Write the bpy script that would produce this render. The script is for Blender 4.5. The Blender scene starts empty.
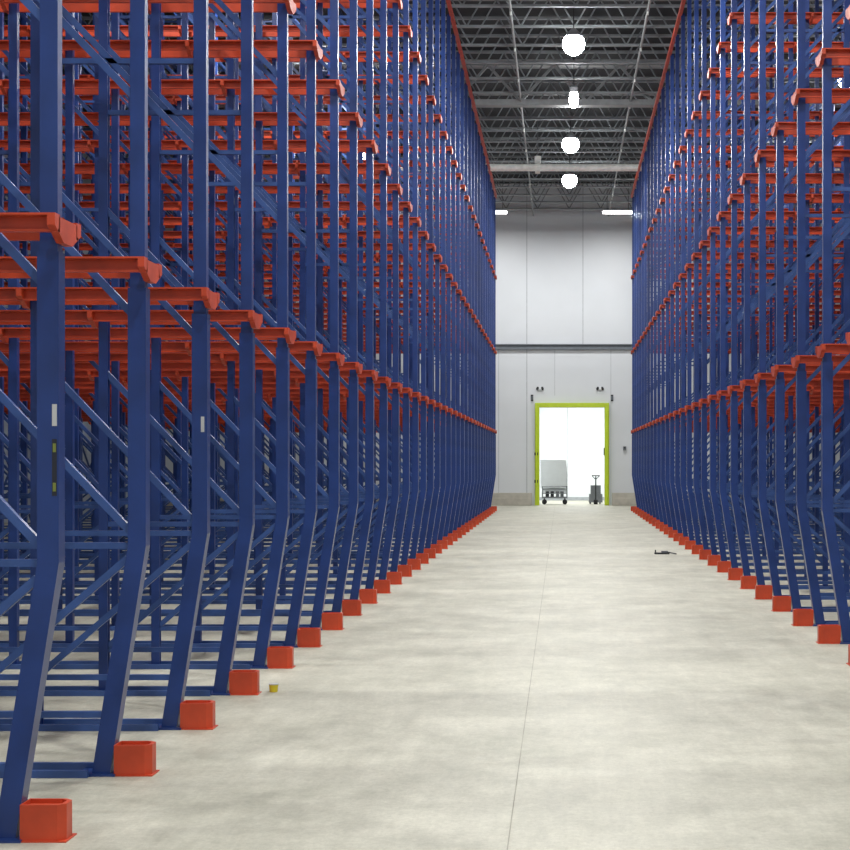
import bpy, bmesh, math, random
from mathutils import Vector, Matrix
random.seed(4)
scene = bpy.context.scene
scene.view_settings.view_transform = 'Standard'
try: scene.view_settings.look = 'None'
except Exception: pass

# ------------------------------------------------------------ materials
def lin(c):
    return tuple(((v/255)/12.92 if v/255 <= 0.04045 else ((v/255+0.055)/1.055)**2.4) for v in c)
def mat(name, rgb, rough=0.5, metal=0.0, var=0.12, scale=6.0, bump=0.0, emit=None, es=0.0, spec=0.5):
    m = bpy.data.materials.new(name); m.use_nodes = True
    nt = m.node_tree; b = nt.nodes['Principled BSDF']
    c = lin(rgb)
    tc = nt.nodes.new('ShaderNodeTexCoord')
    n = nt.nodes.new('ShaderNodeTexNoise'); n.inputs['Scale'].default_value = scale
    n.inputs['Detail'].default_value = 5
    nt.links.new(tc.outputs['Object'], n.inputs['Vector'])
    r = nt.nodes.new('ShaderNodeValToRGB')
    r.color_ramp.elements[0].position = 0.3; r.color_ramp.elements[1].position = 0.7
    r.color_ramp.elements[0].color = tuple(v*(1-var) for v in c)+(1,)
    r.color_ramp.elements[1].color = tuple(min(1, v*(1+var)) for v in c)+(1,)
    nt.links.new(n.outputs['Fac'], r.inputs['Fac'])
    nt.links.new(r.outputs['Color'], b.inputs['Base Color'])
    b.inputs['Roughness'].default_value = rough; b.inputs['Metallic'].default_value = metal
    b.inputs['Specular IOR Level'].default_value = spec
    if bump:
        bp = nt.nodes.new('ShaderNodeBump'); bp.inputs['Strength'].default_value = bump
        bp.inputs['Distance'].default_value = 0.01
        nt.links.new(n.outputs['Fac'], bp.inputs['Height']); nt.links.new(bp.outputs['Normal'], b.inputs['Normal'])
    if emit:
        b.inputs['Emission Color'].default_value = tuple(emit)+(1,)
        b.inputs['Emission Strength'].default_value = es
    return m

M_BLUE = mat('rack_blue_paint', (32, 58, 118), 0.32, var=0.24, scale=3)
M_BLUE2 = mat('rack_brace_blue_paint', (54, 82, 138), 0.34, var=0.28, scale=4)
M_RED = mat('rack_orange_red_paint', (194, 68, 34), 0.45, var=0.2, scale=5)
M_WALL = mat('insulated_wall_panel', (216, 220, 223), 0.45, var=0.03, scale=0.6)
M_SIDE = mat('side_wall_panel', (170, 178, 190), 0.6, var=0.04, scale=0.5)
M_SEAM = mat('panel_seam', (165, 170, 174), 0.6)
M_TRIM = mat('grey_steel_trim', (105, 112, 118), 0.5)
M_CURB = mat('concrete_curb', (186, 182, 170), 0.8, var=0.12, scale=4)
M_GREEN = mat('door_frame_yellow_green', (190, 212, 40), 0.4, var=0.05)
M_WHITE = mat('white_enamel', (225, 230, 232), 0.5, var=0.02)
M_DARK = mat('dark_metal', (40, 42, 46), 0.5, metal=0.3)
M_DECK = mat('roof_deck_dark', (30, 34, 38), 0.8, var=0.2, scale=2)
M_JOIST = mat('joist_grey_primer', (128, 134, 136), 0.5, var=0.25, scale=2)
M_GIRD = mat('girder_grey', (140, 144, 144), 0.5)
M_PIPE = mat('white_pipe', (240, 242, 235), 0.45)
M_ALU = mat('lamp_aluminium', (200, 202, 205), 0.35, metal=0.5)
M_LAMP = mat('lamp_lens', (255, 255, 255), 0.4, emit=(1, 1, 0.98), es=22)
M_GLOBE = mat('lamp_globe_lens', (255, 255, 255), 0.4, emit=(0.97, 0.99, 1), es=65)
M_YEL = mat('yellow_plastic', (215, 195, 40), 0.4)
M_GREY = mat('machine_grey', (110, 115, 118), 0.4, metal=0.4)
M_RUB = mat('black_rubber', (20, 20, 22), 0.7)
M_LABW = mat('label_white', (190, 192, 190), 0.6)
M_LABY = mat('label_yellow_green', (120, 130, 60), 0.6)
M_LABK = mat('label_black', (34, 38, 48), 0.6)

def floor_mat():
    m = bpy.data.materials.new('polished_concrete'); m.use_nodes = True
    nt = m.node_tree; b = nt.nodes['Principled BSDF']
    tc = nt.nodes.new('ShaderNodeTexCoord')
    def noise(s, d, rough=0.6, vec=None):
        n = nt.nodes.new('ShaderNodeTexNoise'); n.inputs['Scale'].default_value = s
        n.inputs['Detail'].default_value = d; n.inputs['Roughness'].default_value = rough
        nt.links.new(vec or tc.outputs['Object'], n.inputs['Vector']); return n
    n1 = noise(0.9, 14, 0.8)
    mp = nt.nodes.new('ShaderNodeMapping'); mp.inputs['Scale'].default_value = (1.6, 0.3, 1)
    nt.links.new(tc.outputs['Object'], mp.inputs['Vector'])
    n2 = noise(3.6, 14, 0.82, mp.outputs['Vector'])
    n3 = noise(30, 8, 0.9)
    r1 = nt.nodes.new('ShaderNodeValToRGB')
    r1.color_ramp.elements[0].position = 0.36; r1.color_ramp.elements[1].position = 0.64
    r1.color_ramp.elements[0].color = lin((166, 165, 150))+(1,)
    r1.color_ramp.elements[1].color = lin((201, 199, 184))+(1,)
    nt.links.new(n1.outputs['Fac'], r1.inputs['Fac'])
    def overlay(n, a, c0, c1, prev, p0=0.33, p1=0.68):
        r = nt.nodes.new('ShaderNodeValToRGB')
        r.color_ramp.elements[0].position = p0; r.color_ramp.elements[1].position = p1
        r.color_ramp.elements[0].color = (c0, c0, c0*0.98, 1); r.color_ramp.elements[1].color = (c1, c1, c1, 1)
        nt.links.new(n.outputs['Fac'], r.inputs['Fac'])
        mx = nt.nodes.new('ShaderNodeMix'); mx.data_type = 'RGBA'; mx.blend_type = 'MULTIPLY'
        mx.inputs['Factor'].default_value = a
        nt.links.new(prev, mx.inputs[6]); nt.links.new(r.outputs['Color'], mx.inputs[7])
        return mx.outputs[2]
    c = overlay(n2, 1.0, 0.82, 1.06, r1.outputs['Color'], 0.36, 0.62)
    c = overlay(n3, 1.0, 0.80, 1.06, c, 0.32, 0.56)
    nt.links.new(c, b.inputs['Base Color'])
    rr = nt.nodes.new('ShaderNodeMapRange'); rr.inputs['To Min'].default_value = 0.36; rr.inputs['To Max'].default_value = 0.7
    nt.links.new(n2.outputs['Fac'], rr.inputs['Value']); nt.links.new(rr.outputs['Result'], b.inputs['Roughness'])
    bp = nt.nodes.new('ShaderNodeBump'); bp.inputs['Strength'].default_value = 0.25; bp.inputs['Distance'].default_value = 0.004
    nt.links.new(n3.outputs['Fac'], bp.inputs['Height']); nt.links.new(bp.outputs['Normal'], b.inputs['Normal'])
    return m
M_FLOOR = floor_mat()
M_JOINT = mat('floor_joint_filler', (150, 148, 136), 0.8, var=0.25, scale=3)

# ------------------------------------------------------------ mesh builder
class MB:
    def __init__(self): self.bm = bmesh.new(); self.mats = []
    def mi(self, m):
        if m not in self.mats: self.mats.append(m)
        return self.mats.index(m)
    def box(self, c, s, m):
        x, y, z = c; a, b, d = s[0]/2, s[1]/2, s[2]/2
        v = [self.bm.verts.new((x+i*a, y+j*b, z+k*d)) for i in (-1, 1) for j in (-1, 1) for k in (-1, 1)]
        k = self.mi(m)
        for f in ((0,1,3,2),(4,6,7,5),(0,4,5,1),(2,3,7,6),(0,2,6,4),(1,5,7,3)):
            self.bm.faces.new([v[i] for i in f]).material_index = k
    def span(self, x0, x1, y0, y1, z0, z1, m):
        self.box(((x0+x1)/2, (y0+y1)/2, (z0+z1)/2), (abs(x1-x0), abs(y1-y0), abs(z1-z0)), m)
    def rings(self, rs, m):
        k = self.mi(m); R = [[self.bm.verts.new(p) for p in r] for r in rs]; n = len(R[0])
        for A, B in zip(R, R[1:]):
            for i in range(n): self.bm.faces.new((A[i], A[(i+1) % n], B[(i+1) % n], B[i])).material_index = k
        self.bm.faces.new(R[0][::-1]).material_index = k; self.bm.faces.new(R[-1]).material_index = k
    def ext(self, p0, p1, prof, m, u):
        p0 = Vector(p0); p1 = Vector(p1); d = (p1-p0).normalized()
        u = Vector(u); u = (u-d*u.dot(d)).normalized(); w = d.cross(u)
        self.rings([[p0+u*a+w*b for a, b in prof], [p1+u*a+w*b for a, b in prof]], m)
    def beam(self, p0, p1, a, b, m, u=(0, 1, 0)):
        self.ext(p0, p1, [(-a/2, -b/2), (a/2, -b/2), (a/2, b/2), (-a/2, b/2)], m, u)
    def chan(self, p0, p1, a, b, t, m, u=(0, 1, 0), flip=1):
        pr = [(-a/2, 0), (a/2, 0), (a/2, b), (a/2-t, b), (a/2-t, t), (-a/2+t, t), (-a/2+t, b), (-a/2, b)]
        self.ext(p0, p1, [(x, flip*(y-b/2)) for x, y in pr], m, u)
    def cyl(self, p0, p1, r, m, seg=12, r1=None):
        r1 = r if r1 is None else r1
        p0 = Vector(p0); p1 = Vector(p1); d = (p1-p0).normalized()
        u = Vector((0, 0, 1)) if abs(d.z) < 0.9 else Vector((1, 0, 0))
        u = (u-d*u.dot(d)).normalized(); w = d.cross(u)
        T = [2*math.pi*i/seg for i in range(seg)]
        self.rings([[p0+(u*math.cos(t)+w*math.sin(t))*r for t in T], [p1+(u*math.cos(t)+w*math.sin(t))*r1 for t in T]], m)
    def lathe(self, prof, m, seg=24):
        T = [2*math.pi*i/seg for i in range(seg)]
        self.rings([[Vector((r*math.cos(t), r*math.sin(t), z)) for t in T] for r, z in prof], m)
    def mesh(self, name):
        bmesh.ops.recalc_face_normals(self.bm, faces=self.bm.faces[:])
        me = bpy.data.meshes.new(name); self.bm.to_mesh(me); self.bm.free()
        for m in self.mats: me.materials.append(m)
        return me
    def obj(self, name, loc=(0, 0, 0), parent=None, bevel=0):
        o = bpy.data.objects.new(name, self.mesh(name)); o.location = loc
        scene.collection.objects.link(o)
        if parent: o.parent = parent
        if bevel:
            b = o.modifiers.new('bevel', 'BEVEL'); b.width = bevel; b.segments = 2; b.limit_method = 'ANGLE'
        return o
def empty(name, loc=(0, 0, 0)):
    e = bpy.data.objects.new(name, None); e.location = loc; scene.collection.objects.link(e); return e
def inst(me, name, loc, parent):
    o = bpy.data.objects.new(name, me); o.location = loc; o.parent = parent
    scene.collection.objects.link(o); return o

# ------------------------------------------------------------ dimensions
H = 1.735; WALL_Y = 62.4; CEIL = 12.9
S = WALL_Y/1556           # metres per photo unit at the end wall
XL, XR = -2.35, 2.55
PL, PR = 1.494, 1.60
Y1L, Y1R = 7.17, 14.92
LEVELS = [2.80, 5.60, 8.25]
TOP = 11.1

# ------------------------------------------------------------ room shell
f = MB(); f.span(-16, 14, -8, WALL_Y+9, -0.2, 0, M_FLOOR)
f.obj('floor')
f = MB(); f.span(-0.243, -0.238, -8, WALL_Y-0.1, 0.0003, 0.0012, M_JOINT)
f.obj('trim_1')

FX0, FX1, FZ = -26*S, 48*S, H+59*S      # door frame outer
FT = 0.18
DX0, DX1, DZ = FX0+FT, FX1-FT, FZ-FT
w = MB()
w.span(-16, DX0, WALL_Y, WALL_Y+0.25, 0, CEIL, M_WALL)
w.span(DX1, 14, WALL_Y, WALL_Y+0.25, 0, CEIL, M_WALL)
w.span(DX0, DX1, WALL_Y, WALL_Y+0.25, DZ, CEIL, M_WALL)
ZB = H+115*S
for i in range(-7, 7):
    x = 0.88+2.25*i
    w.span(x-0.014, x+0.014, WALL_Y-0.004, WALL_Y, ZB if -1.2 < x < 2 else 0, CEIL, M_SEAM)
    x2 = x+1.12
    w.span(x2-0.008, x2+0.008, WALL_Y-0.004, WALL_Y, 4.4 if -1.2 < x2 < 2 else 0, ZB, M_SEAM)
w.obj('wall_back')
w = MB(); w.span(-16.25, -16, -8, WALL_Y+0.25, 0, CEIL, M_SIDE); w.obj('wall_left')
w = MB(); w.span(14, 14.25, -8, WALL_Y+0.25, 0, CEIL, M_SIDE); w.obj('wall_right')
w = MB(); w.span(-16, 14, -8, WALL_Y+0.25, CEIL, CEIL+0.2, M_DECK); w.obj('ceiling')
t = MB(); t.chan((-15.95, WALL_Y-0.07, ZB), (13.95, WALL_Y-0.07, ZB), 0.22, 0.1, 0.03, M_TRIM, (0, 0, 1), flip=1); t.obj('trim_2')
for nm, a, b in (('baseboard_left', -15.9, FX0-0.12), ('baseboard_right', FX1+0.12, 13.9)):
    c = MB(); c.span(a, b, WALL_Y-0.22, WALL_Y-0.005, 0, 0.5, M_CURB)
    c.span(a, b, WALL_Y-0.25, WALL_Y-0.22, 0, 0.3, M_CURB); c.obj(nm, bevel=0.02)

# door frame, mounted on the aisle face of the wall
d = MB()
ya, yb = WALL_Y-0.16, WALL_Y-0.003
for x0, x1 in ((FX0, DX0), (DX1, FX1)):
    d.span(x0, x1, ya, yb, 0, FZ, M_GREEN)
d.span(DX0, DX1, ya, yb, DZ, FZ, M_GREEN)
for z in (0.9, 2.0):
    d.span(FX0-0.02, FX0+0.12, ya-0.04, ya, z, z+0.12, M_DARK)
d.span(DX1-0.04, DX1, ya, yb, 2.0, 2.3, M_DARK)
d.span(FX0+0.03, FX0+0.09, ya-0.05, ya, 0.3, FZ-0.3, M_GREEN)
d.span(FX1-0.09, FX1-0.03, ya-0.05, ya, 0.3, FZ-0.3, M_GREEN)
d.obj('door_1', bevel=0.015)

# room beyond the door
rm = MB()
ya, yb = WALL_Y+0.25, WALL_Y+8
rm.span(-5, -4.8, ya, yb, 0, 5, M_WHITE); rm.span(5.8, 6, ya, yb, 0, 5, M_WHITE)
rm.span(-5, 6, yb, yb+0.2, 0, 5, M_WHITE); rm.span(-5, 6, ya, yb+0.2, 5, 5.2, M_WHITE)
rm.span(0.28, 0.3, yb-0.01, yb, 0, 5, M_SEAM); rm.span(-4.8, 5.8, yb-0.02, yb, 0, 0.15, M_SEAM)
rm.obj('wall_far_room')

for px in (540, 600):
    s = MB()
    s.box((0, 0, 0), (0.26, 0.05, 0.09), M_DARK)
    s.box((0, -0.01, 0), (0.10, 0.05, 0.13), M_WHITE)
    s.cyl((-0.11, -0.02, -0.02), (-0.11, -0.08, -0.06), 0.04, M_DARK); s.cyl((0.11, -0.02, -0.02), (0.11, -0.08, -0.06), 0.04, M_DARK)
    s.obj('emergency_light', ((px-561)*S, WALL_Y-0.03, H+74*S))
for px in (532, 612):
    s = MB(); s.cyl((0, 0, -0.08), (0, 0, 0.08), 0.04, M_TRIM); s.box((0, 0.03, 0), (0.10, 0.03, 0.26), M_DARK)
    s.obj('warning_beacon', ((px-561)*S, WALL_Y-0.05, H+64*S))
s = MB(); s.box((0, 0, 0), (0.12, 0.08, 0.16), M_GREY); s.box((0, -0.045, 0.02), (0.05, 0.02, 0.05), M_DARK)
s.obj('door_control_box', (2.55, WALL_Y-0.05, 2.28))

# ------------------------------------------------------------ racks
def uprof(cx, s, a, b, t, y=0):
    """U profile (plan view): web faces the aisle (-s*x side), flanges run away from it"""
    f0 = cx-s*b/2; f1 = cx+s*b/2; g = f0+s*t
    return [(f0, y-a/2), (f0, y+a/2), (f1, y+a/2), (f1, y+a/2-t), (g, y+a/2-t), (g, y-a/2+t), (f1, y-a/2+t), (f1, y-a/2)]
def make_frame(s, offs):
    m = MB()
    for i, o in enumerate(offs):
        x = s*o
        if i == 0:
            rs = []
            for z, dx in ((0, 0.20), (1.27, 0.0), (LEVELS[0]-0.1, 0.0)):
                rs.append([Vector((p, q, z)) for p, q in uprof(x+s*dx, s, 0.09, 0.1, 0.012)])
            m.rings(rs, M_BLUE)
            m.rings([[Vector((p, q, z)) for p, q in uprof(x, s, 0.065, 0.082, 0.010)] for z in (LEVELS[0]-0.1, TOP)], M_BLUE)
            m.span(x+s*0.11, x+s*0.33, -0.09, 0.09, 0, 0.012, M_BLUE)
        else:
            ss = s if i % 2 == 0 else -s
            m.rings([[Vector((p, q, z)) for p, q in uprof(x, ss, 0.06, 0.068, 0.010)] for z in (0, TOP)], M_BLUE)
            m.span(x-0.09, x+0.09, -0.08, 0.08, 0, 0.012, M_BLUE)
    for j in range(0, len(offs)-1, 2):
        a, b = s*offs[j], s*offs[j+1]
        z = 1.3
        while z+1.15 < TOP:
            m.chan((a, 0, z), (b, 0, z+1.12), 0.035, 0.04, 0.006, M_BLUE2)
            z += 1.22
        for z in (0.33, 1.27, 4.35, 7.2, 10.3):
            aa = a+s*0.14 if (j == 0 and z < 1) else a
            m.chan((aa, 0, z), (b, 0, z), 0.035, 0.035, 0.006, M_BLUE2)
        aa = a+s*0.06 if j == 0 else a
        m.chan((b, 0, 0.33), (aa, 0, 1.2), 0.035, 0.04, 0.006, M_BLUE2)
        if j+2 < len(offs):
            c = s*offs[j+2]
            for z in (0.33, TOP-0.15):
                m.chan((b, 0, z), (c, 0, z), 0.035, 0.035, 0.006, M_BLUE2)
    xe = s*offs[-1]
    for y in (-0.11, 0.11):
        m.span(s*0.25, xe, y-0.016, y+0.016, 0.0, 0.04, M_BLUE2)
    for L in LEVELS:
        for q in (-1, 1):
            y = q*0.12
            tip = -s*0.08
            pr = [(0, 0), (0, 0.08), (q*0.07, 0.08), (q*0.07, 0.070), (q*0.012, 0.070), (q*0.012, 0.012), (q*0.03, 0.012), (q*0.03, 0)]
            m.rings([[Vector((xx, y+u, L-0.025+v)) for u, v in pr] for xx in (tip, xe)], M_RED)
        for i, o in enumerate(offs):
            x = s*o + (-s*0.062 if i == 0 else s*0.055)
            hw = 0.018; zt = L+0.045
            pts = [(-0.19, zt), (0.19, zt), (0.19, zt-0.045), (0.06, zt-0.11), (-0.06, zt-0.11), (-0.19, zt-0.045)]
            m.rings([[Vector((x+e, p, q2)) for p, q2 in pts] for e in (-hw, hw)], M_RED)
    k = m.mi(M_RED)
    x0, x1 = s*0.12, -s*0.085
    prof = [(x0, -0.07), (x1+s*0.035, -0.07), (x1, -0.04), (x1, 0.04), (x1+s*0.035, 0.07), (x0, 0.07)]
    A = [m.bm.verts.new((a, b, 0)) for a, b in prof]; B = [m.bm.verts.new((a, b, 0.17)) for a, b in prof]
    C = [m.bm.verts.new((a*0.86+s*0.01, b*0.84, 0.17)) for a, b in prof]; D = [m.bm.verts.new((a*0.86+s*0.01, b*0.84, 0.15)) for a, b in prof]
    for t in range(6):
        u = (t+1) % 6
        m.bm.faces.new((A[t], A[u], B[u], B[t])).material_index = k
        m.bm.faces.new((B[t], B[u], C[u], C[t])).material_index = k
        m.bm.faces.new((C[t], C[u], D[u], D[t])).material_index = k
    m.bm.faces.new(D).material_index = k; m.bm.faces.new(A[::-1]).material_index = k
    m.span(s*0.13, -s*0.095, -0.08, 0.08, 0, 0.006, M_RED)
    return m.mesh('upright_frame_mesh')

def posts(n, fd=1.07, gap=1.2):
    o = [0.0]
    for i in range(1, n): o.append(o[-1]+(fd if i % 2 else gap))
    return o
OL = posts(10); OR = posts(8)
meL = make_frame(-1, OL); meR = make_frame(1, OR)
rackL = empty('drive_in_pallet_rack'); rackR = empty('drive_in_pallet_rack')
ysL = [Y1L+PL*i for i in range(-2, 33)]
ysR = [Y1R+PR*i for i in range(-4, 26)]
for i, y in enumerate(ysL): inst(meL, 'upright_frame_left_%d' % (i+1), (XL, y, 0), rackL)
for i, y in enumerate(ysR): inst(meR, 'upright_frame_right_%d' % (i+1), (XR, y, 0), rackR)
for s, X, offs, ys, par in ((-1, XL, OL, ysL, rackL), (1, XR, OR, ysR, rackR)):
    t = MB()
    for i, o in enumerate(offs):
        m_ = M_RED if i == 0 else M_BLUE
        t.chan((X+s*o-s*(0.06 if i == 0 else 0), ys[0], TOP), (X+s*o-s*(0.06 if i == 0 else 0), ys[-1], TOP), 0.09, 0.07, 0.01, m_, (0, 0, 1))
    xb = X+s*(offs[-1]+0.06)
    for z in (2.2, 5.0, 7.8):
        t.chan((xb, ys[0], z), (xb, ys[-1], z), 0.08, 0.05, 0.01, M_BLUE, (0, 0, 1))
    for k in range(0, len(ys)-2, 4):
        for z in (0.3, 3.2, 6.1):
            t.beam((xb, ys[k], z), (xb, ys[k+2], z+2.6), 0.05, 0.02, M_BLUE2, (1, 0, 0))
            t.beam((xb+s*0.03, ys[k+2], z), (xb+s*0.03, ys[k], z+2.6), 0.05, 0.02, M_BLUE2, (1, 0, 0))
    t.obj('tie_beams', parent=par)
lb = MB()
def lab(y, z0, z1, m_, dx=0.02, w_=0.022):
    lb.span(XL+dx, XL+dx+w_, y-0.0475, y-0.0455, z0, z1, m_)
lab(Y1L, 1.90, 2.00, M_LABW); lab(Y1L, 1.58, 1.84, M_LABK)
for z in (1.60, 1.78): lb.span(XL+0.024, XL+0.038, Y1L-0.049, Y1L-0.0475, z, z+0.04, M_LABY)
lab(Y1L+2*PL, 1.93, 2.03, M_LABW, 0.01)
lb.obj('post_labels', parent=rackL)

# ------------------------------------------------------------ roof structure
j = MB()
zb, zt = 11.7, 12.8
j.chan((-15.9, 0, zb), (13.9, 0, zb), 0.10, 0.05, 0.01, M_JOIST)
j.chan((-15.9, 0, zt), (13.9, 0, zt), 0.10, 0.06, 0.01, M_JOIST)
x = -15.8; up = True
while x < 13.2:
    j.cyl((x, 0, zb if up else zt), (x+0.62, 0, zt if up else zb), 0.02, M_JOIST, 6)
    x += 0.62; up = not up
jm = j.mesh('open_web_joist_mesh')
roof = empty('roof_joists')
y = -6.0; k = 1
while y < WALL_Y-0.3:
    inst(jm, 'joist_%d' % k, (0, y, 0), roof); y += 1.6; k += 1
br = MB()
for x in (-13, -10, -7, -4.5, -2.2, 0.0, 1.4, 3.6, 6, 9, 12):
    br.beam((x, -7, zb+0.06), (x, WALL_Y-0.1, zb+0.06), 0.03, 0.03, M_JOIST)
    br.beam((x+0.4, -7, zt-0.06), (x+0.4, WALL_Y-0.1, zt-0.06), 0.03, 0.03, M_JOIST)
br.obj('joist_bridging', parent=roof)
for gy in (42.6, 20.0, 2.0):
    g = MB()
    for z in (11.56, 12.65): g.span(-15.9, 13.9, gy-0.13, gy+0.13, z-0.08, z+0.08, M_GIRD)
    x = -15.5; up = True
    while x < 13:
        g.beam((x, gy, 11.6 if up else 12.6), (x+0.9, gy, 12.6 if up else 11.6), 0.07, 0.07, M_GIRD); x += 0.9; up = not up
    g.obj('roof_girder')
p = MB()
p.cyl((-15.9, 0, 0), (13.9, 0, 0), 0.12, M_PIPE, 16)
for x in (-10, -4, -0.75, 5, 11):
    p.cyl((x-0.08, 0, 0), (x+0.08, 0, 0), 0.2, M_PIPE, 16)
    p.cyl((x, 0, 0), (x, 0, 1.5), 0.02, M_GREY, 8)
p.cyl((-0.75, 0, 0), (-0.75, 0, 0.36), 0.1, M_PIPE, 12)
p.obj('sprinkler_main_pipe', (0, 50.0, 11.2))
for X in (-1.1, 1.9):
    p = MB(); p.cyl((X, -7, 11.6), (X, WALL_Y-0.1, 11.6), 0.03, M_GIRD, 8)
    for yy in range(-5, 60, 3): p.cyl((X, yy, 11.6), (X, yy, 11.5), 0.02, M_PIPE, 6)
    p.obj('sprinkler_branch_pipe')

# ------------------------------------------------------------ lamps
def high_bay(x, y, z=11.1, power=380, r=0.25):
    l = MB()
    l.lathe([(0.05, 0.34), (0.11, 0.28), (r*0.8, 0.17), (r*0.8, 0.15), (0.1, 0.16)], M_ALU)
    l.cyl((0, 0, 0.33), (0, 0, 12.8-z), 0.012, M_DARK, 6)
    l.lathe([(r*0.6, 0.19), (r*0.88, 0.12), (r, 0.0), (r*0.92, -0.1), (r*0.7, -0.18), (r*0.35, -0.235), (0.02, -0.245)], M_GLOBE)
    o = l.obj('high_bay_lamp', (x, y, z))
    ld = bpy.data.lights.new('high_bay_light', 'AREA'); ld.shape = 'DISK'; ld.size = 0.4; ld.energy = power
    ld.color = (1.0, 0.99, 0.96)
    lo = bpy.data.objects.new('light', ld); lo.location = (0, 0, -0.26); lo.parent = o
    scene.collection.objects.link(lo)
for y in (-1, 5, 11, 17, 22.9, 28.7, 34.5, 45.4, 51.2): high_bay(0.28, y, 11.0, power=350)
high_bay(0.33, 39.9, 11.05, power=120, r=0.12)
for y in (3, 12, 21, 30, 39, 48):  # unseen lamp rows above the racks, added to brighten racks and floor
    high_bay(-6.1, y, 11.3, 280); high_bay(7.2, y, 11.3, 250)
for px in (493, 617):
    X = (px-561)*S*0.95
    l = MB(); l.box((0, 0, 0.06), (1.15, 0.24, 0.06), M_WHITE); l.box((0, 0, 0), (1.1, 0.2, 0.07), M_LAMP)
    l.cyl((-0.4, 0, 0.08), (-0.4, 0, 1.76), 0.01, M_DARK, 6); l.cyl((0.4, 0, 0.08), (0.4, 0, 1.76), 0.01, M_DARK, 6)
    o = l.obj('linear_strip_light', (X, 58.5, 11.12))
    ld = bpy.data.lights.new('strip', 'AREA'); ld.shape = 'RECTANGLE'; ld.size = 1.1; ld.size_y = 0.16; ld.energy = 270
    lo = bpy.data.objects.new('light', ld); lo.location = (0, 0, -0.06); lo.parent = o
    scene.collection.objects.link(lo)
ld = bpy.data.lights.new('far_room_fill_light', 'AREA'); ld.shape = 'RECTANGLE'; ld.size = 6; ld.size_y = 4; ld.energy = 520  # unseen area light, added to overexpose the room beyond the door
lo = bpy.data.objects.new('far_room_fill', ld); lo.location = (0.5, WALL_Y+4, 4.9); scene.collection.objects.link(lo)

wd = bpy.data.worlds.new('World'); scene.world = wd; wd.use_nodes = True
wd.node_tree.nodes['Background'].inputs[0].default_value = (0.88, 0.94, 1, 1)
wd.node_tree.nodes['Background'].inputs[1].default_value = 0.65

# ------------------------------------------------------------ things beyond the door
c = MB()
c.box((0, 0, 0.28), (1.05, 0.7, 0.06), M_GREY)
for a in (-0.42, 0.42):
    for b in (-0.26, 0.26):
        c.cyl((a, b-0.03, 0.1), (a, b+0.03, 0.1), 0.1, M_RUB, 16); c.box((a, b, 0.2), (0.05, 0.08, 0.12), M_DARK)
for a in (-0.5, 0.5):
    c.cyl((a, -0.3, 0.3), (a, -0.3, 0.75), 0.02, M_GREY, 8)
    c.cyl((a, 0.3, 0.3), (a, 0.3, 1.1), 0.02, M_GREY, 8)
for z in (0.45, 0.6, 0.73): c.cyl((-0.5, -0.3, z), (0.5, -0.3, z), 0.015, M_GREY, 8)
for a in (-0.3, -0.1, 0.12, 0.3): c.box((a, 0.0, 0.42), (0.14, 0.3, 0.22), M_DARK if a < 0.1 else M_GREY)
c.box((-0.05, 0.15, 1.25), (1.05, 0.1, 1.15), M_WHITE); c.box((0.02, 0.27, 1.0), (1.0, 0.08, 1.1), M_WHITE)
c.obj('platform_cart', (-0.26, WALL_Y+1.5, 0))
c = MB()
for a in (-0.2, 0.2):
    c.box((a, 0.45, 0.12), (0.15, 1.1, 0.06), M_GREY); c.cyl((a-0.03, 0.9, 0.05), (a+0.03, 0.9, 0.05), 0.05, M_RUB, 12)
c.box((0, -0.15, 0.25), (0.55, 0.2, 0.35), M_GREY)
c.box((0, -0.12, 0.6), (0.42, 0.16, 0.36), M_GREY)
c.cyl((0, -0.25, 0.2), (0, -0.35, 1.15), 0.025, M_DARK, 10)
c.cyl((-0.16, -0.35, 1.18), (0.16, -0.35, 1.18), 0.02, M_DARK, 8)
c.cyl((-0.16, -0.35, 1.18), (0, -0.34, 1.02), 0.015, M_DARK, 8); c.cyl((0.16, -0.35, 1.18), (0, -0.34, 1.02), 0.015, M_DARK, 8)
c.cyl((-0.08, -0.25, 0.09), (0.08, -0.25, 0.09), 0.09, M_RUB, 16)
c.obj('pallet_jack', (1.42, WALL_Y+1.5, 0))

# ------------------------------------------------------------ small floor things
c = MB(); c.cyl((0, 0, 0), (0, 0, 0.055), 0.03, M_YEL, 20, 0.036); c.cyl((0, 0, 0.055), (0, 0, 0.062), 0.038, M_LABW, 20)
c.obj('paint_cup', (-2.17, 11.75, 0))
c = MB()
c.box((0, 0, 0.015), (0.28, 0.12, 0.03), M_DARK); c.box((0.05, 0.02, 0.045), (0.12, 0.08, 0.03), M_GREY)
c.cyl((0.1, 0, 0.04), (0.25, -0.25, 0.02), 0.012, M_DARK, 8); c.cyl((-0.12, 0.02, 0.03), (-0.12, 0.02, 0.08), 0.012, M_DARK, 8)
c.obj('floor_anchor_tool', (1.90, 29.3, 0))

# ------------------------------------------------------------ camera
cd = bpy.data.cameras.new('camera'); cam = bpy.data.objects.new('camera', cd)
cam.location = (0, 0, H); cam.rotation_euler = (math.radians(90), 0, 0)
cd.sensor_width = 36; cd.lens = 36*1556/850; cd.shift_x = -136/850; cd.shift_y = 37/850
cd.clip_end = 300
scene.collection.objects.link(cam); scene.camera = cam
